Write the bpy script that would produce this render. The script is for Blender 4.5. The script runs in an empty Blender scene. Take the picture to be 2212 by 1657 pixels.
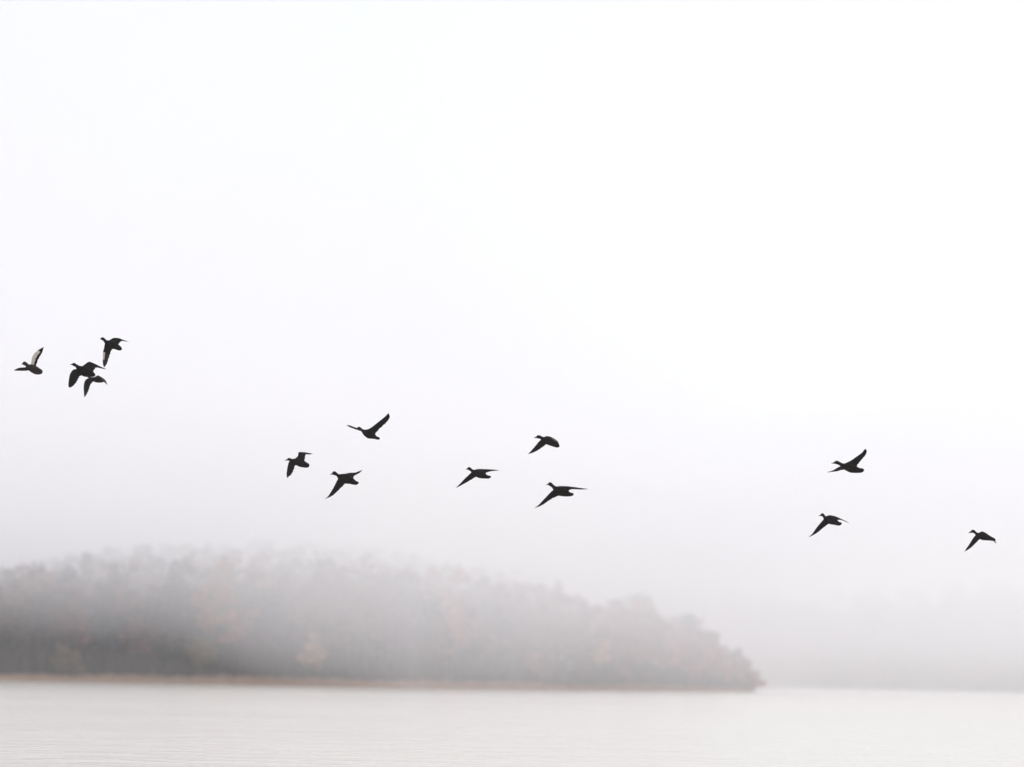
import bpy, bmesh, math, random
import numpy as np
from mathutils import Vector, Matrix, Euler

sc = bpy.context.scene
R = math.radians

# ------------------------------------------------------------------ camera
FOC, SENS, CAMZ = 100.0, 36.0, 1.4
ROLL, HOR = 1.09, 1468.5          # degrees; height of the horizon at mid frame in a 2212 px wide frame
K = SENS / FOC                    # frame width per metre of distance
cam_d = bpy.data.cameras.new('camera')
cam = bpy.data.objects.new('camera', cam_d)
sc.collection.objects.link(cam)
cam_d.lens = FOC; cam_d.sensor_width = SENS
cam_d.clip_start = 0.5; cam_d.clip_end = 20000
PITCH = math.atan((HOR - 828.5) / 2212 * K)
cam.matrix_world = (Matrix.Translation((0, 0, CAMZ)) @ Matrix.Rotation(math.pi / 2 + PITCH, 4, 'X')
                    @ Matrix.Rotation(R(ROLL), 4, 'Z'))
cam_d.dof.use_dof = True
cam_d.dof.focus_distance = 45.0
cam_d.dof.aperture_fstop = 0.85
sc.camera = cam

# ------------------------------------------------------------------ sky, sun, exposure
SUN_EL, SUN_AZ = R(40), R(64)     # azimuth to the right of the view
w = bpy.data.worlds.new('World'); sc.world = w; w.use_nodes = True
nt = w.node_tree; nt.nodes.clear()
o_ = nt.nodes.new('ShaderNodeOutputWorld'); b_ = nt.nodes.new('ShaderNodeBackground')
sky = nt.nodes.new('ShaderNodeTexSky'); sky.sky_type = 'NISHITA'; sky.sun_disc = False
sky.sun_elevation = SUN_EL; sky.sun_rotation = SUN_AZ
sky.dust_density = 2.0; sky.air_density = 1.0; sky.ozone_density = 1.0
hs = nt.nodes.new('ShaderNodeHueSaturation'); hs.inputs['Saturation'].default_value = 0.35
nt.links.new(sky.outputs[0], hs.inputs['Color']); # an even stratus layer whitens the clear sky
mx = nt.nodes.new('ShaderNodeMix'); mx.data_type = 'RGBA'; mx.inputs[0].default_value = 0.6; mx.inputs[7].default_value = (5.58, 5.7, 6.32, 1)
nt.links.new(hs.outputs[0], mx.inputs[6]); nt.links.new(mx.outputs[2], b_.inputs['Color'])
b_.inputs['Strength'].default_value = 0.15
nt.links.new(b_.outputs[0], o_.inputs['Surface'])

sl = bpy.data.lights.new('sun', 'SUN'); sl.energy = 1.0; sl.angle = R(14); sl.color = (1.0, 0.93, 0.85)
so = bpy.data.objects.new('sun', sl); sc.collection.objects.link(so)
sdir = Vector((math.sin(SUN_AZ) * math.cos(SUN_EL), math.cos(SUN_AZ) * math.cos(SUN_EL), math.sin(SUN_EL)))
so.rotation_euler = sdir.to_track_quat('Z', 'Y').to_euler(); so.location = sdir * 200

sc.view_settings.view_transform = 'Standard'; sc.view_settings.look = 'None'
sc.view_settings.gamma = 1.0; sc.view_settings.exposure = 0.37
cy = sc.cycles
cy.use_denoising = True
cy.max_bounces = 14; cy.volume_bounces = 10; cy.diffuse_bounces = 2; cy.glossy_bounces = 2
cy.sample_clamp_indirect = 4.0

# ------------------------------------------------------------------ helpers
def tag(o, label=None, cat=None, group=None, kind=None):
    if label: o['label'] = label
    if cat: o['category'] = cat
    if group: o['group'] = group
    if kind: o['kind'] = kind
    return o

def link(name, me, mat=None, parent=None):
    o = bpy.data.objects.new(name, me); sc.collection.objects.link(o)
    if mat:
        for m in (mat if isinstance(mat, (list, tuple)) else [mat]): me.materials.append(m)
    if parent: o.parent = parent
    return o

def mesh_np(name, verts, quads=None, tris=None, mats=None, smooth=False, cols=None):
    """verts (n,3), quads (m,4) -> mesh"""
    me = bpy.data.meshes.new(name)
    faces = []
    nq = 0 if quads is None else len(quads); ntr = 0 if tris is None else len(tris)
    me.vertices.add(len(verts)); me.vertices.foreach_set('co', np.asarray(verts, np.float32).ravel())
    idx = np.concatenate([a.ravel() for a in (quads, tris) if a is not None]).astype(np.int32)
    tot = np.concatenate([np.full(nq, 4), np.full(ntr, 3)]).astype(np.int32)
    st = np.concatenate([[0], np.cumsum(tot)[:-1]]).astype(np.int32)
    me.loops.add(len(idx)); me.loops.foreach_set('vertex_index', idx)
    me.polygons.add(len(tot)); me.polygons.foreach_set('loop_start', st); me.polygons.foreach_set('loop_total', tot)
    if mats is not None: me.polygons.foreach_set('material_index', np.asarray(mats, np.int32))
    me.polygons.foreach_set('use_smooth', np.full(len(tot), smooth))
    if cols is not None:
        a = me.color_attributes.new('leaf_colour', 'FLOAT_COLOR', 'POINT')
        a.data.foreach_set('color', np.asarray(cols, np.float32).ravel())
    me.update(calc_edges=True); me.validate()
    return me

def material(name, col, rough=0.8, spec=0.3):
    m = bpy.data.materials.new(name); m.use_nodes = True
    p = m.node_tree.nodes['Principled BSDF']
    p.inputs['Base Color'].default_value = (*col, 1); p.inputs['Roughness'].default_value = rough
    p.inputs['Specular IOR Level'].default_value = spec
    return m

def noisy(name, c1, c2, scale, rough=0.85, spec=0.3, detail=4):
    m = material(name, c1, rough, spec); n = m.node_tree; p = n.nodes['Principled BSDF']
    g = n.nodes.new('ShaderNodeNewGeometry'); t = n.nodes.new('ShaderNodeTexNoise')
    t.inputs['Scale'].default_value = scale; t.inputs['Detail'].default_value = detail
    r = n.nodes.new('ShaderNodeValToRGB')
    r.color_ramp.elements[0].position = .35; r.color_ramp.elements[1].position = .65
    r.color_ramp.elements[0].color = (*c1, 1); r.color_ramp.elements[1].color = (*c2, 1)
    n.links.new(g.outputs['Position'], t.inputs['Vector'])
    n.links.new(t.outputs['Fac'], r.inputs['Fac']); n.links.new(r.outputs['Color'], p.inputs['Base Color'])
    return m

# ------------------------------------------------------------------ where the shore and skyline run (bearing = X/Y)
def bx(px): return (px - 1106) / 2212 * K
def hz(px): return HOR + math.tan(R(ROLL)) * (px - 1106)
SH = [(-500, 372), (-150, 382), (0, 390), (400, 400), (900, 398), (1200, 450), (1450, 520), (1640, 573)]
SKY = [(-500, 1240), (-150, 1232), (0, 1222), (60, 1212), (130, 1190), (280, 1172), (400, 1165), (550, 1158), (720, 1168),
       (900, 1188), (1000, 1212), (1100, 1232), (1160, 1240), (1230, 1275), (1290, 1288), (1400, 1285), (1450, 1312),
       (1500, 1322), (1560, 1372), (1610, 1418), (1640, 1465), (1655, 1482)]
DEP = [(-500, 300), (0, 270), (700, 270), (1100, 190), (1300, 110), (1450, 60), (1560, 34), (1640, 14), (1655, 8)]
shb = np.array([bx(a) for a, _ in SH]); shd = np.array([b for _, b in SH])
skb = np.array([bx(a) for a, _ in SKY]); ska = np.array([(hz(a) - b) / 2212 * K for a, b in SKY])
dpb = np.array([bx(a) for a, _ in DEP]); dpd = np.array([b for _, b in DEP])
def shore(b): return np.interp(b, shb, shd)
def skyl(b): return np.interp(b, skb, ska)
def depth(b): return np.interp(b, dpb, dpd)
def ground_z(b, y):
    u = np.clip((y - shore(b)) / depth(b), -0.3, 1.4)
    s = np.clip(u, 0, 1) ** 0.8
    peak = np.maximum(0, skyl(b) * (shore(b) + 0.75 * depth(b)) - 13.0 + CAMZ)
    lip = np.clip((y - shore(b)) * 0.18 + 0.05, -1.2, 0.35)
    return lip + peak * s * np.where(u > 1, np.clip(1 - (u - 1) * 2.2, 0, 1), 1)

# ------------------------------------------------------------------ water
wm = bpy.data.materials.new('lake_water'); wm.use_nodes = True
n = wm.node_tree; p = n.nodes['Principled BSDF']
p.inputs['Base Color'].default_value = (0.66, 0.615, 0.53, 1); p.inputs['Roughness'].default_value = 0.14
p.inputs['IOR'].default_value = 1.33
g = n.nodes.new('ShaderNodeNewGeometry')
mp = n.nodes.new('ShaderNodeMapping'); mp.inputs['Scale'].default_value = (0.42, 0.62, 1); mp.inputs['Rotation'].default_value = (0, 0, .2)
t1 = n.nodes.new('ShaderNodeTexNoise'); t1.inputs['Scale'].default_value = 1.6; t1.inputs['Detail'].default_value = 6; t1.inputs['Distortion'].default_value = 1.2
t2 = n.nodes.new('ShaderNodeTexNoise'); t2.inputs['Scale'].default_value = 0.03; t2.inputs['Detail'].default_value = 2
mu = n.nodes.new('ShaderNodeMath'); mu.operation = 'MULTIPLY'
mr = n.nodes.new('ShaderNodeMapRange'); mr.inputs['From Min'].default_value = .35; mr.inputs['From Max'].default_value = .65
mr.inputs['To Min'].default_value = .35; mr.inputs['To Max'].default_value = 1.0
bp = n.nodes.new('ShaderNodeBump'); bp.inputs['Distance'].default_value = 0.10; bp.inputs['Strength'].default_value = 1.0
n.links.new(g.outputs['Position'], mp.inputs['Vector']); n.links.new(mp.outputs[0], t1.inputs['Vector'])
n.links.new(g.outputs['Position'], t2.inputs['Vector'])
n.links.new(t2.outputs['Fac'], mr.inputs['Value'])
n.links.new(t1.outputs['Fac'], mu.inputs[0]); n.links.new(mr.outputs[0], mu.inputs[1])
mp3 = n.nodes.new('ShaderNodeMapping'); mp3.inputs['Scale'].default_value = (0.07, 0.32, 1); mp3.inputs['Rotation'].default_value = (0, 0, .06)
t3 = n.nodes.new('ShaderNodeTexNoise'); t3.inputs['Scale'].default_value = 1.0; t3.inputs['Detail'].default_value = 3; t3.inputs['Distortion'].default_value = .4
m3 = n.nodes.new('ShaderNodeMath'); m3.operation = 'MULTIPLY_ADD'; m3.inputs[1].default_value = 0.45
n.links.new(g.outputs['Position'], mp3.inputs['Vector']); n.links.new(mp3.outputs[0], t3.inputs['Vector'])
n.links.new(t3.outputs['Fac'], m3.inputs[0]); n.links.new(mu.outputs[0], m3.inputs[2])
n.links.new(m3.outputs[0], bp.inputs['Height']); n.links.new(bp.outputs[0], p.inputs['Normal'])
S = 3800
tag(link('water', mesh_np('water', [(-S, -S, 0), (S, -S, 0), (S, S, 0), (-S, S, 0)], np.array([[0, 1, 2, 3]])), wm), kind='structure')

# ------------------------------------------------------------------ headland ground
soil = noisy('headland_soil', (0.05, 0.04, 0.03), (0.10, 0.075, 0.045), 0.25)
bs = np.linspace(bx(-500), bx(1650), 170); us = np.concatenate([np.linspace(-0.06, 0.06, 7), np.linspace(0.1, 1.45, 30)])
V = []
for u in us:
    for b in bs:
        y = shore(b) + u * (depth(b) + 6); V.append((b * y, y, float(ground_z(b, y)) if u > -0.05 else -1.0))
nb, nu = len(bs), len(us)
ii = np.arange(nu - 1)[:, None] * nb + np.arange(nb - 1)[None]
Q = np.stack([ii, ii + 1, ii + nb + 1, ii + nb], -1).reshape(-1, 4)
V = np.array(V); V[np.arange(nu) * nb + nb - 1, 2] = -1.0
tag(link('headland', mesh_np('headland', V, Q, smooth=True), soil), kind='structure')

# ------------------------------------------------------------------ trees
rng = np.random.default_rng(7)
def leaf_mat(name):
    m = material(name, (.1, .1, .1), 0.7, 0.2); nn = m.node_tree; p = nn.nodes['Principled BSDF']
    a = nn.nodes.new('ShaderNodeAttribute'); a.attribute_name = 'leaf_colour'
    nn.links.new(a.outputs['Color'], p.inputs['Base Color'])
    return m
LEAF = leaf_mat('autumn_leaves')
BARK = noisy('bark', (0.035, 0.028, 0.024), (0.07, 0.06, 0.05), 3.0)

def tube(p0, p1, r0, r1, n=6):
    p0 = np.array(p0, float); p1 = np.array(p1, float); d = p1 - p0; d /= np.linalg.norm(d) + 1e-9
    a = np.cross(d, [0.31, 0.9, 0.2]); a /= np.linalg.norm(a); b = np.cross(d, a)
    t = np.arange(n) / n * 2 * np.pi; ring = np.cos(t)[:, None] * a + np.sin(t)[:, None] * b
    v = np.concatenate([p0 + ring * r0, p1 + ring * r1]); i = np.arange(n); j = (i + 1) % n
    return v, np.stack([i, j, j + n, i + n], -1)

def tree_shape(h, spread, nleaf, kind, leaf=0.55, seg=6):
    """kind 0 broad round crown, 1 pointed conifer, 2 thin half-bare crown, 3 low bush. -> trunk (v,q), leaves (v,q,shade)"""
    tv, tq = [], []; off = 0
    def add(v, q):
        nonlocal off
        tv.append(v); tq.append(q + off); off += len(v)
    lean = rng.normal(0, .04, 2) * h
    top = np.array([lean[0], lean[1], h * (0.93 if kind == 1 else 0.72)])
    mid = top * np.array([.35, .35, .45]) + np.array([*rng.normal(0, .012 * h, 2), 0])
    r = 0.018 * h
    add(*tube((0, 0, -0.6), mid, r * 1.15, r * .75, seg)); add(*tube(mid, top, r * .75, r * .2, seg))
    cl = []
    if kind == 1:
        for k in range(26):
            z = h * (0.14 + 0.84 * k / 25); rr = spread * (1 - (z / h - .12)) ** .9 * rng.uniform(.7, 1.1)
            for a in rng.uniform(0, 2 * np.pi, 4):
                e = top * (z / top[2]) + np.array([math.cos(a) * rr * .7, math.sin(a) * rr * .7, -rr * .18])
                e[2] = z - rr * .15
                cl.append((e, max(.45, rr * .42), .5))
    else:
        nl = {0: 13, 2: 15, 3: 8}[kind]; z0 = {0: .28, 2: .3, 3: .05}[kind]
        for k in range(nl):
            f = (k + rng.uniform(0, .9)) / nl; z = h * (z0 + f * (.70 - z0)); a = k * 2.4 + rng.uniform(-.6, .6)
            base = mid * (z / mid[2]) if z < mid[2] else mid + (top - mid) * ((z - mid[2]) / (top[2] - mid[2]))
            prof = math.sin(math.pi * min(1, .28 + .62 * f)) if kind != 3 else 1
            L = spread * prof * rng.uniform(.65, 1.1)
            e = base + np.array([math.cos(a) * L, math.sin(a) * L, L * rng.uniform(.25, .75)])
            e[2] = min(e[2], h * .93)
            m2 = (base + e) / 2 + np.array([0, 0, -.08 * L])
            add(*tube(base, m2, r * .42, r * .26, 4)); add(*tube(m2, e, r * .26, r * .07, 4))
            for s in (.55, .8, 1.0):
                c = base + (e - base) * s + rng.normal(0, .12 * spread, 3) * [1, 1, .7]
                cl.append((c, spread * rng.uniform(.26, .42), .62))
            for _ in range(2):
                t = e + rng.normal(0, .28 * spread, 3); t[2] = min(t[2], h); add(*tube(e, t, r * .07, r * .03, 3))
        for _ in range(5):
            cl.append((top + np.array([*rng.normal(0, .25 * spread, 2), rng.uniform(.0, .24) * h]), spread * .3, .7))
    cen = np.array([c[0] for c in cl]); rad = np.array([c[1] for c in cl]); fl = np.array([c[2] for c in cl])
    k = rng.integers(0, len(cl), nleaf)
    d = rng.normal(0, 1, (nleaf, 3)); d /= np.linalg.norm(d, axis=1)[:, None]
    c = cen[k] + d * (rad[k] * rng.uniform(.25, 1.05, nleaf) ** .6)[:, None] * np.stack([np.ones(nleaf)] * 2 + [fl[k]], -1)
    c[:, 2] = np.clip(c[:, 2], .25, h * 1.02)
    nrm = rng.normal(0, 1, (nleaf, 3)) + d * .6; nrm /= np.linalg.norm(nrm, axis=1)[:, None]
    a = np.cross(nrm, rng.normal(0, 1, (nleaf, 3))); a /= np.linalg.norm(a, axis=1)[:, None]; b = np.cross(nrm, a)
    s = (leaf * rng.uniform(.5, 1.15, nleaf))[:, None]
    v = np.stack([c - a * s, c - b * s * .6, c + a * s, c + b * s * .6], 1).reshape(-1, 3)
    q = np.arange(nleaf * 4).reshape(-1, 4)
    shade = (0.78 + .44 * rng.random(len(cl)))[k] * rng.uniform(.8, 1.2, nleaf)     # clump to clump colour of the leaves
    return (np.concatenate(tv), np.concatenate(tq)), (v, q, np.repeat(shade, 4))

def colour(base, shade):
    c = np.ones((len(shade), 4)); c[:, :3] = np.array(base)[None] * shade[:, None]; return c

PAL = [(.12, .062, .098), (.042, .060, .092), (.17, .075, .085), (.19, .09, .07), (.040, .048, .050),
       (.27, .12, .075), (.16, .12, .07), (.36, .16, .09), (.065, .055, .058)]
PW = np.array([5, 4, 5, 3, 3, 1.4, 1.2, .9, 4]); PW /= PW.sum()

def make_tree(name, label, cat, px, u, top_px, spread, kind, col, nleaf=2600, group=None, leaf=.42):
    b = bx(px); y = float(shore(b) + u * depth(b)); z = float(ground_z(b, y))
    h = (hz(px) - top_px) / 2212 * K * y + CAMZ - z
    root = bpy.data.objects.new(name, None); sc.collection.objects.link(root); root.location = (b * y, y, z)
    tag(root, label, cat, group)
    (tv, tq), (lv, lq, sh) = tree_shape(h, spread, nleaf, kind, leaf, 8)
    link('trunk', mesh_np('trunk', tv, tq, smooth=True), BARK, root)
    link('crown', mesh_np('crown', lv, lq, cols=colour(col, sh)), LEAF, root)
    return root

PINK = (.46, .24, .19); ORG = (.46, .27, .17); OLV = (.26, .22, .13); GRY = (.10, .09, .09); RUS = (.38, .17, .12)
SPEC = [
 ('autumn_tree', 'orange leaved tree alone at the water line against the dark middle of the wood', 'tree', 693, .012, 1372, 1.7, 0, ORG),
 ('autumn_tree', 'tall narrow pale orange tree near the thin right part of the headland', 'tree', 1298, .03, 1338, 2.3, 0, (.72, .44, .26)),
 ('autumn_tree', 'small pinkish tree at the shore just left of the tall pale orange tree', 'tree', 1150, .03, 1398, 1.9, 0, PINK),
 ('bush', 'yellowish brown bush at the waterside in front of the darkest left part of the wood', 'bush', 160, .01, 1398, 2.2, 3, (.18, .13, .08)),
 ('autumn_tree', 'slender ochre tree at the shore between the yellowish bush and the orange tree', 'tree', 452, .012, 1372, 1.9, 0, (.22, .17, .08)),
 ('autumn_tree', 'rusty red crown halfway up the wooded slope, above the slender ochre tree', 'tree', 482, .16, 1308, 3.4, 0, RUS),
 ('autumn_tree', 'brown crown low in the wood at the left edge of the photo', 'tree', 75, .06, 1290, 3.6, 0, (.16, .10, .075)),
 ('autumn_tree', 'faded buff crown on the left slope above the yellowish brown bush', 'tree', 262, .10, 1295, 3.0, 0, (.24, .15, .11)),
 ('tree', 'broad olive grey tree with rounded top, largest near the right end of headland', 'tree', 1378, .25, 1284, 5.6, 0, OLV),
 ('tree', 'grey tree with a domed ragged crown standing up from the falling right skyline', 'tree', 1490, .35, 1316, 4.2, 0, GRY),
 ('tree', 'olive brown tree on the falling right skyline just below the domed grey tree', 'tree', 1548, .3, 1362, 3.6, 0, (.20, .14, .09)),
 ('tree', 'reddish brown low tree, last but one before the tip of the headland', 'tree', 1592, .3, 1402, 3.2, 0, (.22, .13, .10)),
 ('bush', 'pinkish red bush at the very tip of the headland beside open water', 'bush', 1628, .4, 1444, 2.5, 3, PINK),
 ('pine_tree', 'dark pointed evergreen sticking out of the skyline right of the middle', 'tree', 1205, .6, 1252, 2.6, 1, (.045, .055, .05)),
 ('tree', 'grey crown on the misty skyline directly above the small pinkish tree', 'tree', 1095, .7, 1226, 4.6, 0, GRY),
 ('tree', 'mauve grey tree between the tall pale orange tree and the broad olive grey one', 'tree', 1335, .1, 1352, 3.2, 0, (.12, .085, .095)),
]
for s in SPEC:
    make_tree(*s)

# the wood behind them: a mass nobody could count from here
pts = []
tries = 0
cell = {}
while tries < 26000:
    tries += 1
    px = rng.uniform(-420, 1652); b = bx(px); D = float(depth(b)); u = rng.uniform(.012, .98)
    if rng.random() > .35 + .65 * D / 280: continue
    y = float(shore(b)) + u * D; x = b * y
    md = 3.4 if u < .12 else 5.6
    if px > 1450: md = 3.0
    k = (int(x // 6), int(y // 6))
    if any((x - q[0]) ** 2 + (y - q[1]) ** 2 < md * md for i in (-1, 0, 1) for j in (-1, 0, 1) for q in cell.get((k[0] + i, k[1] + j), ())): continue
    cell.setdefault(k, []).append((x, y)); pts.append((x, y, b, u, px))
VT, QT, VL, QL, CL = [], [], [], [], []
ot = ol = 0
for x, y, b, u, px in pts:
    z = float(ground_z(b, y))
    hmax = float(skyl(b)) * y + CAMZ - z - .2
    h = min(rng.uniform(11, 17.5), hmax * rng.uniform(.86, 1.0)) if u < .9 else hmax * rng.uniform(.85, 1.02)
    h = min(h, 21)
    if px > 1430: h = min(h, hmax * rng.uniform(.7, .92))
    if h < 2.2: continue
    kd = 1 if rng.random() < .16 and h > 8 else (2 if rng.random() < .35 else 0)
    sp = h * rng.uniform(.2, .3) if kd != 1 else h * .17
    nl = int(1000 if u < .15 else 820)
    if kd == 2: nl = int(nl * .55)
    (tv, tq), (lv, lq, sh) = tree_shape(h, sp, nl, kd, .55 if u < .15 else .7, 5)
    o3 = np.array([x, y, z]); VT.append(tv + o3); QT.append(tq + ot); ot += len(tv)
    c = np.array(PAL[rng.choice(len(PAL), p=PW)]) * rng.uniform(.8, 1.2)
    if kd == 1: c = np.array((.035, .048, .042))
    wr = np.clip((px - 1000) / 450, 0, 1)
    c = c * (1 - wr) + np.array((.42, .22, .18)) * rng.uniform(.7, 1.2) * wr       # browner kinds grow towards the tip
    VL.append(lv + o3); QL.append(lq + ol); ol += len(lv); CL.append(colour(c, sh))
VT = np.concatenate(VT); QT = np.concatenate(QT); VL = np.concatenate(VL); QL = np.concatenate(QL); CL = np.concatenate(CL)
cols = np.concatenate([colour((.05, .042, .036), np.ones(len(VT))), CL])
wd = link('woodland', mesh_np('woodland', np.concatenate([VT, VL]), np.concatenate([QT, QL + len(VT)]), cols=cols), LEAF)
tag(wd, 'dense misty autumn wood covering the headland on the left', 'woodland', kind='stuff')
print('trees in wood', len(pts), 'faces', len(wd.data.polygons))

# understory and reeds along the shore
def blades(n, u0, u1, h0, h1, wdt, palette, pxr, hump=None):
    px = rng.uniform(pxr[0], pxr[1], n); b = (px - 1106) / 2212 * K
    y = shore(b) + rng.uniform(u0, u1, n); x = b * y
    z = np.maximum(ground_z(b, y), -.15)
    h = rng.uniform(h0, h1, n) * (.75 + .35 * np.sin(px * .021) * np.sin(px * .0083 + 1) + .15 * np.sin(px * .13))
    if hump is not None: h = h * hump(px)
    a = rng.uniform(0, np.pi, n); dx = np.cos(a) * wdt; dy = np.sin(a) * wdt
    lx = rng.normal(0, .16, n) * h; ly = rng.normal(0, .16, n) * h
    v = np.stack([np.stack([x - dx, y - dy, z - .1], -1), np.stack([x + dx, y + dy, z - .1], -1),
                  np.stack([x + dx * .8 + lx * .5, y + dy * .8 + ly * .5, z + h * .6], -1), np.stack([x + lx, y + ly, z + h], -1)], 1)
    pal = np.array(palette)[rng.integers(0, len(palette), n)] * rng.uniform(.75, 1.2, n)[:, None]
    c = np.ones((n * 4, 4)); c[:, :3] = np.repeat(pal, 4, 0)
    return v.reshape(-1, 3), np.arange(n * 4).reshape(-1, 4), c
def hp(px): return np.clip(np.interp(px, [-500, 0, 100, 200, 1500, 1650], [.3, .35, .6, 1.0, 1.0, .7]), 0, 1)
v, q, c = blades(42000, -.8, 3, .2, .6, .06, [(.68, .42, .27), (.64, .36, .24), (.55, .43, .31), (.48, .31, .22), (.62, .48, .34)], (-450, 1640), hp)
tag(link('reeds', mesh_np('reeds', v, q, cols=c), LEAF), 'low band of orange tan reeds along the foot of the wood', 'reeds', kind='stuff')
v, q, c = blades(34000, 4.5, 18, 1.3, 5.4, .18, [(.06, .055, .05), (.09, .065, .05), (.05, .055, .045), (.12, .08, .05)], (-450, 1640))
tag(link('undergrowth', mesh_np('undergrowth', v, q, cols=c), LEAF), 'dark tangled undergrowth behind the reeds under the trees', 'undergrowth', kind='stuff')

# ------------------------------------------------------------------ far shore
FD = 1500.0
def far_h(b, u): 
    px = b / K * 2212 + 1106
    return np.interp(px, [900, 1500, 1800, 2212, 2700], [62, 60, 68, 76, 80]) * (np.clip(u, 0, 1) ** .7)
bs = np.linspace(bx(900), bx(2900), 90); us = np.linspace(-.02, 1.3, 22); V = []
for u in us:
    for b in bs:
        y = FD + u * 500; h_ = -1 if u < 0 else .5 + (far_h(b, u) - 14) * np.clip(u, 0, 1) * (1 if u < 1 else .7)
        V.append((b * y, y, float(h_)))
nb, nu = len(bs), len(us)
ii = np.arange(nu - 1)[:, None] * nb + np.arange(nb - 1)[None]
Q = np.stack([ii, ii + 1, ii + nb + 1, ii + nb], -1).reshape(-1, 4)
tag(link('hills', mesh_np('far_hills', V, Q, smooth=True), soil), kind='structure')
VL, QL, CL = [], [], []; ol = 0
for i in range(1500):
    b = rng.uniform(bx(1000), bx(2700)); u = rng.random() ** 1.3; y = FD + 6 + u * 490
    z = .5 + (float(far_h(b, u)) - 14) * u
    (tv, tq), (lv, lq, sh) = tree_shape(rng.uniform(13, 19), rng.uniform(3.5, 5.5), 130, 0, 1.5, 3)
    o3 = np.array([b * y, y, max(z, .3)]); VL += [tv + o3]; QL += [tq + ol]; ol += len(tv); CL.append(colour((.05, .045, .04), np.ones(len(tv))))
    VL += [lv + o3]; QL += [lq + ol]; ol += len(lv)
    CL.append(colour(np.array([(.12, .08, .065), (.08, .07, .06), (.16, .10, .075)][rng.integers(3)]), sh))
tag(link('far_woodland', mesh_np('far_woodland', np.concatenate(VL), np.concatenate(QL), cols=np.concatenate(CL)), LEAF),
    'faint fog veiled wood on the far shore at the right', 'woodland', kind='stuff')

# ------------------------------------------------------------------ air
def volume(name, dens, col, g_):
    m = bpy.data.materials.new(name); m.use_nodes = True; nn = m.node_tree; nn.nodes.clear()
    o = nn.nodes.new('ShaderNodeOutputMaterial'); v = nn.nodes.new('ShaderNodeVolumePrincipled')
    v.inputs['Color'].default_value = (*col, 1); v.inputs['Density'].default_value = dens; v.inputs['Anisotropy'].default_value = .08
    nn.links.new(v.outputs[0], o.inputs['Volume']); return m
def boxmesh(name, a, b):
    bm = bmesh.new(); bmesh.ops.create_cube(bm, size=1)
    for v in bm.verts: v.co = Vector([(a[i] + b[i]) / 2 + v.co[i] * (b[i] - a[i]) for i in range(3)])
    me = bpy.data.meshes.new(name); bm.to_mesh(me); bm.free(); return me
HT = 96
tag(link('haze', boxmesh('haze', (-3900, -3900, -2.2), (3900, 3900, HT)), volume('haze', .00046, (.985, .984, 1.0), .15)), kind='stuff')

# low fog banks: closed lens shaped bodies whose undersides slope up over the lake, towards the viewer
def bank(name, label, bl, br, nb, rels, d0, under, thick, dens, col, edge, back=lambda b: 1):
    bs = np.linspace(bl, br, nb); lo, hi = [], []
    for r in rels:
        for b in bs:
            y = d0(b) + (r if r < 0 else r * back(b)); x = b * y; e = edge(b)
            u = max(under(b, r), -1.4); t = thick(r) * e + .05
            lo.append((x, y, u + (t * .0))); hi.append((x, y, min(u + t, HT - 2)))
    V = lo + hi; nx, ny = nb, len(rels); N = nx * ny
    ii = np.arange(ny - 1)[:, None] * nx + np.arange(nx - 1)[None]
    top = np.stack([ii, ii + 1, ii + nx + 1, ii + nx], -1).reshape(-1, 4) + N; bot = np.stack([ii, ii + nx, ii + nx + 1, ii + 1], -1).reshape(-1, 4)
    rim = [j for j in range(nx)] + [j * nx + nx - 1 for j in range(1, ny)] + [(ny - 1) * nx + j for j in range(nx - 2, -1, -1)] + [j * nx for j in range(ny - 2, 0, -1)]
    sd = np.array([[rim[i], rim[(i + 1) % len(rim)], rim[(i + 1) % len(rim)] + N, rim[i] + N] for i in range(len(rim))])
    tag(link(name, mesh_np(name, V, np.concatenate([bot, top, sd])), volume('fog', dens, col, .25)), label, 'fog', kind='stuff')
def under1(b, r):
    px = b / K * 2212 + 1106
    a = np.interp(px, [-400, 0, 300, 700, 900], [4, 4, 3, .5, -1.6])
    r = r + np.interp(px, [300, 700, 1100, 1600, 1800, 2200], [10, 32, 48, 62, 46, 32])
    return a + np.interp(r, [-280, -175, 25, 400], [50, 27, 0, 0]) + .9 * math.sin(b * 60) * math.sin(r * .02 + b * 20)
bank('fog_bank', 'low bank of pale fog veiling the tree tops of the headland', bx(-900), bx(3500), 150,
     np.linspace(-250, 480, 40), lambda b: float(shore(b)), under1,
     lambda r: 40 * math.sin(math.pi * min(1, max(0, (r + 250) / 730))) ** .6, .0102, (.985, .982, 1.0),
     lambda b: float(np.interp(b, [bx(-900), bx(-600), bx(3000), bx(3500)], [0, 1, 1, 0])),
     lambda b: float(np.interp(b, [bx(1200), bx(1640), bx(1800)], [1, .10, .04])))
bank('fog_bank', 'faint fog bank lying on the water before the far shore at the right', bx(300), bx(3300), 50,
     np.linspace(-620, 500, 40), lambda b: FD, lambda b, r: np.interp(r, [-620, -100, 500], [56, -1.4, -1.4]) ,
     lambda r: float(np.interp(r, [-620, -350, 500], [0, 60, 96])), .0007, (.997, .982, .972),
     lambda b: float(np.interp(b, [bx(300), bx(1500), bx(2700), bx(3300)], [0, 1, 1, 0])))

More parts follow.
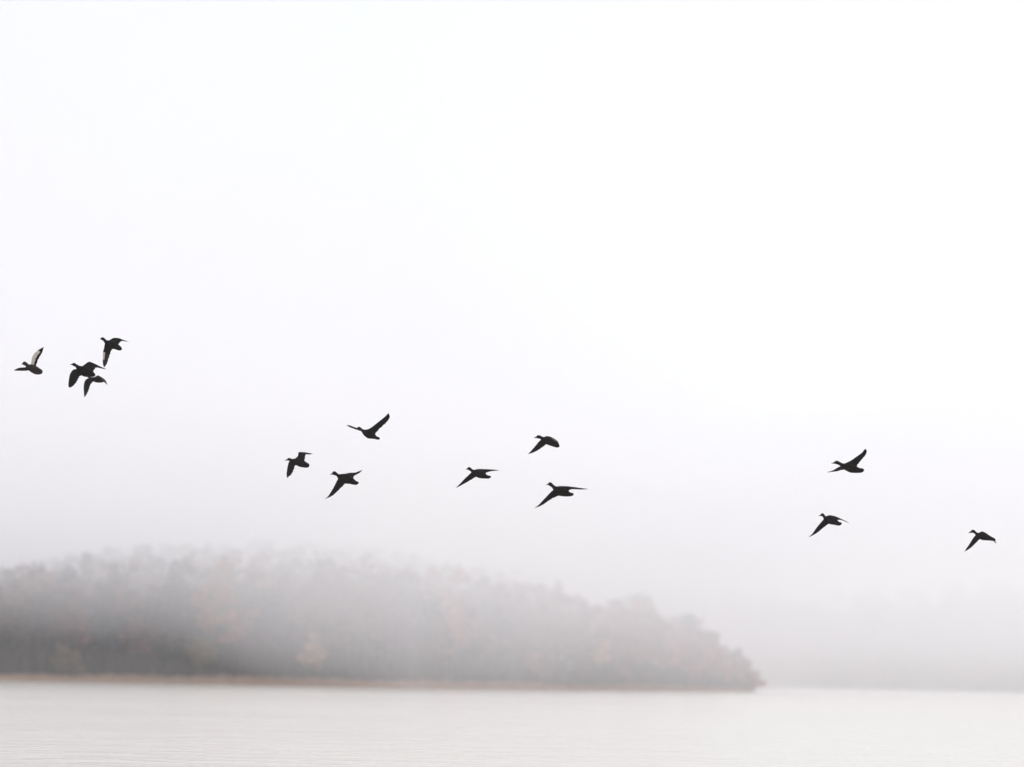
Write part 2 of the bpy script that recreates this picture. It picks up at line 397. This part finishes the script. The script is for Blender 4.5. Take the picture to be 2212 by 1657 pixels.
# ------------------------------------------------------------------ ducks
DARK = noisy('dark_plumage', (0.003, 0.0028, 0.0028), (0.009, 0.006, 0.005), 30.0, .8, .03)
BROWN = noisy('brown_plumage', (0.028, 0.016, 0.011), (0.008, 0.005, 0.004), 45.0, .75, .15)
PALE = noisy('pale_underwing', (0.62, 0.56, 0.48), (0.46, 0.40, 0.33), 25.0, .8, .15)
GREY = noisy('mottled_wing', (0.20, 0.19, 0.18), (0.02, 0.02, 0.02), 28.0, .8, .15)
BILL = material('bill', (0.03, 0.025, 0.015), .45, .4)
CR = {1: (40, 1230, 4.8087), 2: (1040, 1520, 4.478), 3: (1680, 1600, 3.95), 4: (3000, 1660, 4.36), 5: (3560, 1950, 9.217)}
MW = cam.matrix_world.copy(); RX = MW.to_3x3() @ Vector((1, 0, 0)); UP = MW.to_3x3() @ Vector((0, 1, 0)); FW = MW.to_3x3() @ Vector((0, 0, -1))

def loft(rings):
    """closed tube through rings of equal count, ends capped"""
    n = len(rings[0]); v = [p for r in rings for p in r]; f = []
    for i in range(len(rings) - 1):
        for j in range(n):
            k = (j + 1) % n; f.append((i * n + j, i * n + k, (i + 1) * n + k, (i + 1) * n + j))
    f.append(tuple(reversed(range(n)))); f.append(tuple((len(rings) - 1) * n + j for j in range(n)))
    return v, f

def cr_interp(P, m):
    """Catmull-Rom through the rows of P, m steps a span"""
    P = np.array(P, float); Pe = np.vstack([2 * P[0] - P[1], P, 2 * P[-1] - P[-2]]); out = []
    for i in range(1, len(Pe) - 2):
        for t in np.arange(m) / m:
            a, b, c, d = Pe[i - 1:i + 3]
            out.append(.5 * (2 * b + (c - a) * t + (2 * a - 5 * b + 4 * c - d) * t * t + (3 * b - a - 3 * c + d) * t ** 3))
    out.append(P[-1]); return np.array(out)

def solid(v, f, matidx=None, name='t'):
    me = bpy.data.meshes.new(name); me.from_pydata([tuple(a) for a in v], [], f)
    if matidx is not None: me.polygons.foreach_set('material_index', np.array(matidx, np.int32))
    bm = bmesh.new(); bm.from_mesh(me); bmesh.ops.recalc_face_normals(bm, faces=bm.faces); bm.to_mesh(me); bm.free()
    return me

def make_duck(crop, dist, label, spine, near, far, near_mat=0, far_mat=0, body_mat=0, yaw=33):
    ox, oy, s = CR[crop]; mpp = K * dist / 3840 / s           # metres per traced unit at this distance
    cx = float(np.mean([p[0] for p in spine[5:]])); cyy = float(np.mean([p[1] for p in spine[5:]]))
    def base_pt(x, y): 
        sx = (ox + x / s - 1920) / 3840 * K; sy = -(oy + y / s - 1438.5) / 3840 * K
        return MW.translation + (FW + RX * sx + UP * sy) * dist
    org = base_pt(cx, cyy)
    def P(x, y, dz): 
        q_ = base_pt(x, y) - org
        return q_ + (FW + q_ * 0) * dz * 1.0
    tyaw = math.tan(R(yaw))
    # body, neck and head as one lofted form; the spine runs away from the viewer towards the head
    sp = cr_interp(spine, 3); rings = []
    for i, (x, y, r) in enumerate(sp):
        r = max(r, 2.0) * 1.07 + 1; a = sp[min(i + 1, len(sp) - 1)][:2] - sp[max(i - 1, 0)][:2]; a = a / (np.linalg.norm(a) + 1e-9)
        dz = (cx - x) * mpp * tyaw
        c = P(x, y, dz); T = (RX * a[0] - UP * a[1] - FW * a[0] * tyaw).normalized()
        Nn = (RX * a[1] + UP * a[0]).normalized(); B = T.cross(Nn).normalized()
        flat = 1.0 if i < len(sp) * .75 else 1.15
        ring = [c + Nn * (math.cos(t) * r * mpp) + B * (math.sin(t) * r * mpp * flat) for t in np.arange(14) / 14 * 2 * math.pi]
        rings.append(ring)
    nbill = 4                                                # first span and a bit is the bill
    vb, fb = loft(rings[nbill - 1:])
    body = solid(vb, fb, [body_mat] * len(fb))
    vbl, fbl = loft(rings[:nbill + 2]); 
    def wing(st, side, wm_):
        # st: [(LEx,LEy,TEx,TEy), ...] from root to tip
        st = cr_interp(st, 3); c_ = (st[:, :2] + st[:, 2:]) / 2; st = np.hstack([c_ + (st[:, :2] - c_) * 1.1, c_ + (st[:, 2:] - c_) * 1.1]); n = len(st); rr = []; L = 0; dz = 0.0; prev = None
        span = [0.0]
        for i in range(1, n): span.append(span[-1] + math.hypot(*( (st[i][:2] + st[i][2:]) / 2 - (st[i - 1][:2] + st[i - 1][2:]) / 2)) * mpp)
        tot = span[-1]; full = .40; reach = math.sqrt(max(.02, full * full - tot * tot)) if tot < full else .12
        reach = max(reach, .12)
        for i in range(n):
            f = span[i] / tot; xl, yl, xt, yt = st[i]
            xm, ym = (xl + xt) / 2, (yl + yt) / 2
            d0 = (cx - (st[0][0] + st[0][2]) / 2) * mpp * tyaw
            d = d0 * (1 - f) + side * (reach * f + .035)
            pc = math.hypot(xl - xt, yl - yt) * mpp; ch = .115 * (1 - .25 * f - .6 * f ** 4)
            cd = math.sqrt(max(0, ch * ch - pc * pc)) * .5 * (1 - .9 * f ** 6)
            le = P(xl, yl, d + cd); te = P(xt, yt, d - cd)
            T = (te - le); Ln = T.length; T.normalize()
            j = min(i + 1, n - 1); k = max(i - 1, 0)
            A = P((st[j][0] + st[j][2]) / 2, (st[j][1] + st[j][3]) / 2, side * reach * span[j] / tot) - P((st[k][0] + st[k][2]) / 2, (st[k][1] + st[k][3]) / 2, side * reach * span[k] / tot)
            U = T.cross(A).normalized(); th = .011 * (1 - f) ** 1.2 + .0035
            prof = [(0, 0), (.12, .8), (.3, 1), (.6, .55), (.86, .22), (1, .06), (1, -.06), (.86, -.14), (.6, -.18), (.3, -.35), (.12, -.5)]
            scal = 1 + .05 * ((i % 2) * 2 - 1) * (1 if .25 < f < .97 else 0)           # feather tips step the trailing edge
            rr.append([le + T * (Ln * t * scal) + U * (th * q_) for t, q_ in prof])
        v, f_ = loft(rr); m = []
        npf = 11
        for i in range(n - 1):
            fr = (span[i] / tot)
            for j in range(npf):
                chord = prof[j][0]
                if wm_ == 2: m.append(2 if (chord < .55 and fr < .72) else 0)             # pale front of the lining
                elif wm_ == 4: m.append(2 if (chord < .6 and .3 < fr < .62) else (1 if fr > .3 else 0))
                elif wm_ == 1: m.append(1 if fr > .25 else 0)
                elif wm_ == 3: m.append(3 if (fr > .35 and .1 < chord) else 0)
                elif wm_ == 5: m.append(1 if fr > .72 else 0)
                else: m.append(0)
        m += [m[0], m[-1]]
        return solid(v, f_, m)
    root = bpy.data.objects.new('duck', None); sc.collection.objects.link(root); root.location = org
    tag(root, label, 'duck', 'ducks flying over the lake')
    mats = [DARK, BROWN, PALE, GREY]
    ob = link('body', body, mats)
    for me in (wing(near, -1, near_mat), wing(far, 1, far_mat)):
        t = link('tmp', me, mats)
        md = ob.modifiers.new('u', 'BOOLEAN'); md.operation = 'UNION'; md.solver = 'EXACT'; md.use_self = True; md.object = t
        dg = bpy.context.evaluated_depsgraph_get(); nm = bpy.data.meshes.new_from_object(ob.evaluated_get(dg))
        ob.modifiers.clear(); ob.data = nm; bpy.data.objects.remove(t)
    me = ob.data; me.polygons.foreach_set('use_smooth', np.ones(len(me.polygons), bool)); me.update()
    ob.parent = root
    bl = link('bill', solid(vbl, fbl), BILL, root); bl.data.polygons.foreach_set('use_smooth', np.ones(len(bl.data.polygons), bool))
    return root

def t4(x, y): return (x - 1, y - 1, x + 1, y + 1)
make_duck(1, 47, 'duck flying first at the far left with one pale wing raised high', 
  [(160,655,3),(188,648,12),(222,640,33),(255,652,28),(282,680,32),(312,702,46),(350,718,60),(400,738,66),(460,768,66),(510,785,55),(550,790,42),(566,790,26)],
  [(300,700,330,760),(268,712,285,772),(190,722,228,772),(150,748,175,773),t4(135,770)],
  [(345,665,450,700),(355,635,445,672),(372,520,465,575),(420,440,505,490),(485,385,535,430),t4(556,342)], 0, 2, 1)
make_duck(1, 45, 'duck highest of the left cluster, one buff streaked wing hanging straight down',
  [(1585,195,4),(1606,192,13),(1632,193,26),(1662,208,24),(1688,236,26),(1722,262,42),(1780,288,62),(1850,310,66),(1910,338,50),(1960,365,40),(1988,376,30),(2003,378,18)],
  [(1715,265,1850,365),(1700,300,1835,372),(1692,370,1812,405),(1680,440,1798,465),(1685,540,1776,560),(1692,640,1756,650),t4(1716,718)],
  [(1735,240,1890,320),(1780,215,1920,285),(1830,182,1935,255),(1900,180,1965,232),(1965,206,1995,232),t4(2068,243)], 4, 0)
make_duck(1, 44, 'large black duck of the left cluster, its tail overlapping the duck below',
  [(1040,660,3),(1078,658,12),(1110,658,27),(1145,672,24),(1172,690,28),(1205,716,38),(1260,752,66),(1330,780,88),(1400,808,76),(1450,826,54),(1495,842,38),(1522,850,24)],
  [(1200,740,1320,840),(1130,765,1255,862),(1092,850,1228,915),(1088,950,1208,985),(1092,1040,1160,1052),t4(1113,1078)],
  [(1290,700,1470,800),(1345,650,1480,755),(1400,613,1505,715),(1470,640,1545,712),(1545,682,1585,724),t4(1672,745)])
make_duck(1, 50, 'duck lowest of the left cluster, partly hidden behind the tail of the large black duck',
  [(1345,868,3),(1362,872,8),(1385,876,20),(1408,890,18),(1428,902,20),(1450,912,26),(1490,925,38),(1540,935,44),(1590,948,38),(1630,958,28),(1655,964,20),(1668,966,12)],
  [(1420,900,1530,960),(1365,930,1478,970),(1340,990,1442,1020),(1336,1060,1428,1085),(1343,1140,1408,1160),(1350,1200,1392,1205),t4(1365,1252)],
  [(1490,905,1590,970),(1553,862,1625,975),(1615,895,1655,975),(1660,940,1676,1000),t4(1692,1030)], 5, 1, 0)
make_duck(2, 47, 'leftmost duck of the middle trio, front wing straight down, back wing up',
  [(110,930,3),(148,922,10),(182,913,22),(215,920,20),(243,930,25),(280,937,38),(330,952,54),(390,972,60),(440,988,52),(485,1004,42),(515,1008,34),(528,1008,22)],
  [(205,940,330,1000),(188,985,290,1015),(181,1060,276,1085),(178,1140,248,1155),t4(190,1208)],
  [(300,900,440,955),(342,855,445,910),(350,797,450,862),(420,796,466,828),(500,808,512,832),t4(572,825)], 0, 0, 0)
make_duck(2, 44, 'topmost duck of the middle trio with its long wing lifted to the upper right',
  [(1305,405,3),(1332,401,10),(1360,391,27),(1390,404,22),(1415,420,20),(1445,442,34),(1490,468,54),(1550,492,66),(1610,520,44),(1655,542,26),(1692,554,22),(1714,556,16)],
  [(1460,425,1490,455),(1390,398,1390,424),(1300,365,1292,388),(1230,335,1222,357),t4(1182,330)],
  [(1455,420,1640,510),(1545,398,1640,470),(1640,328,1708,392),(1740,248,1805,305),(1810,190,1858,242),(1842,152,1880,195),t4(1863,138)])
make_duck(2, 43, 'lowest duck of the middle trio, long front wing slanting down to the lower left',
  [(870,1170,3),(908,1160,10),(942,1147,31),(975,1160,25),(1003,1178,22),(1040,1202,42),(1100,1224,70),(1170,1242,72),(1230,1262,58),(1280,1288,42),(1325,1303,30),(1358,1298,18)],
  [(1040,1220,1200,1290),(1008,1270,1135,1312),(958,1370,1058,1392),(905,1460,985,1465),(862,1525,920,1520),t4(815,1565)],
  [(1080,1175,1270,1265),(1190,1145,1268,1200),(1290,1143,1312,1172),(1340,1124,1355,1150),t4(1408,1103)])
make_duck(3, 46, 'leftmost duck of the trio right of the middle, both wings long and thin',
  [(262,640,3),(286,632,9),(310,627,23),(338,644,18),(360,662,22),(385,674,32),(420,690,44),(470,708,52),(530,730,38),(580,744,24),(610,745,19),(630,738,11)],
  [(355,675,450,735),(320,710,392,752),(258,765,320,795),(200,825,242,840),(155,868,180,874),t4(122,900)],
  [(370,655,550,700),(450,633,562,682),(560,640,612,668),(650,644,672,661),t4(756,654)])
make_duck(3, 48, 'topmost duck right of the middle, grey mottled back wing folded down over its tail',
  [(1275,170,3),(1306,163,10),(1340,155,24),(1370,162,20),(1392,176,24),(1415,188,34),(1450,203,48),(1500,222,50),(1560,248,44),(1600,268,38),(1625,282,28),(1640,288,18)],
  [(1395,190,1490,250),(1350,225,1448,262),(1295,290,1380,312),(1240,350,1312,356),(1205,385,1242,388),t4(1180,402)],
  [(1410,170,1510,250),(1470,148,1565,250),(1540,165,1600,275),(1598,200,1622,295),(1640,240,1640,305),t4(1640,296)], 0, 3, 0)
make_duck(3, 42, 'widest winged duck, lowest of the trio right of the middle, back wing level and pointed',
  [(1460,870,3),(1487,862,10),(1512,857,26),(1540,875,22),(1566,900,24),(1600,928,42),(1650,955,62),(1710,972,60),(1770,994,40),(1812,1004,26),(1838,1000,20),(1852,998,12)],
  [(1575,935,1690,1010),(1530,970,1622,1026),(1460,1040,1542,1060),(1400,1100,1462,1110),(1345,1155,1388,1160),t4(1285,1200)],
  [(1590,900,1780,960),(1680,886,1792,942),(1790,896,1825,930),(1890,908,1905,931),(1970,919,1975,936),t4(2078,932)])
make_duck(4, 44, 'upper duck of the pair on the right, back wing raised high and front wing low',
  [(540,345,3),(577,340,10),(615,330,27),(650,341,24),(684,361,26),(720,385,40),(780,408,52),(850,428,62),(920,445,48),(970,455,36),(1008,450,30),(1028,448,16)],
  [(720,390,790,435),(640,398,668,442),(570,432,602,460),(510,455,522,470),t4(412,478)],
  [(720,360,930,430),(830,310,942,378),(910,260,985,318),(980,213,1035,262),(1040,168,1088,205),(1072,122,1112,152),t4(1102,110)])
make_duck(4, 45, 'lower duck of the pair on the right, back wing thin and trailing down behind it',
  [(325,1205,3),(352,1198,10),(378,1187,25),(400,1206,20),(412,1225,24),(430,1240,36),(465,1258,54),(520,1276,60),(580,1302,44),(625,1325,30),(655,1320,22),(668,1314,12)],
  [(410,1240,490,1315),(372,1285,435,1342),(300,1360,372,1386),(240,1430,302,1440),(195,1485,232,1488),t4(125,1540)],
  [(425,1215,600,1280),(510,1195,618,1268),(600,1220,645,1266),(680,1254,700,1275),(760,1290,766,1302),t4(832,1326)])
make_duck(5, 47, 'duck nearest the right edge, with a brown tipped drooping back wing',
  [(715,468,5),(785,443,24),(860,408,54),(920,440,42),(970,490,48),(1010,520,70),(1080,555,96),(1180,580,118),(1300,610,95),(1420,642,68),(1510,670,48),(1560,684,28)],
  [(950,530,1110,640),(862,612,1005,682),(740,760,860,802),(640,880,742,900),(560,960,645,970),t4(455,1075)],
  [(1050,470,1350,650),(1180,420,1420,670),(1340,490,1510,705),(1480,588,1590,745),(1580,680,1655,805),t4(1745,835)], 0, 5, 0)
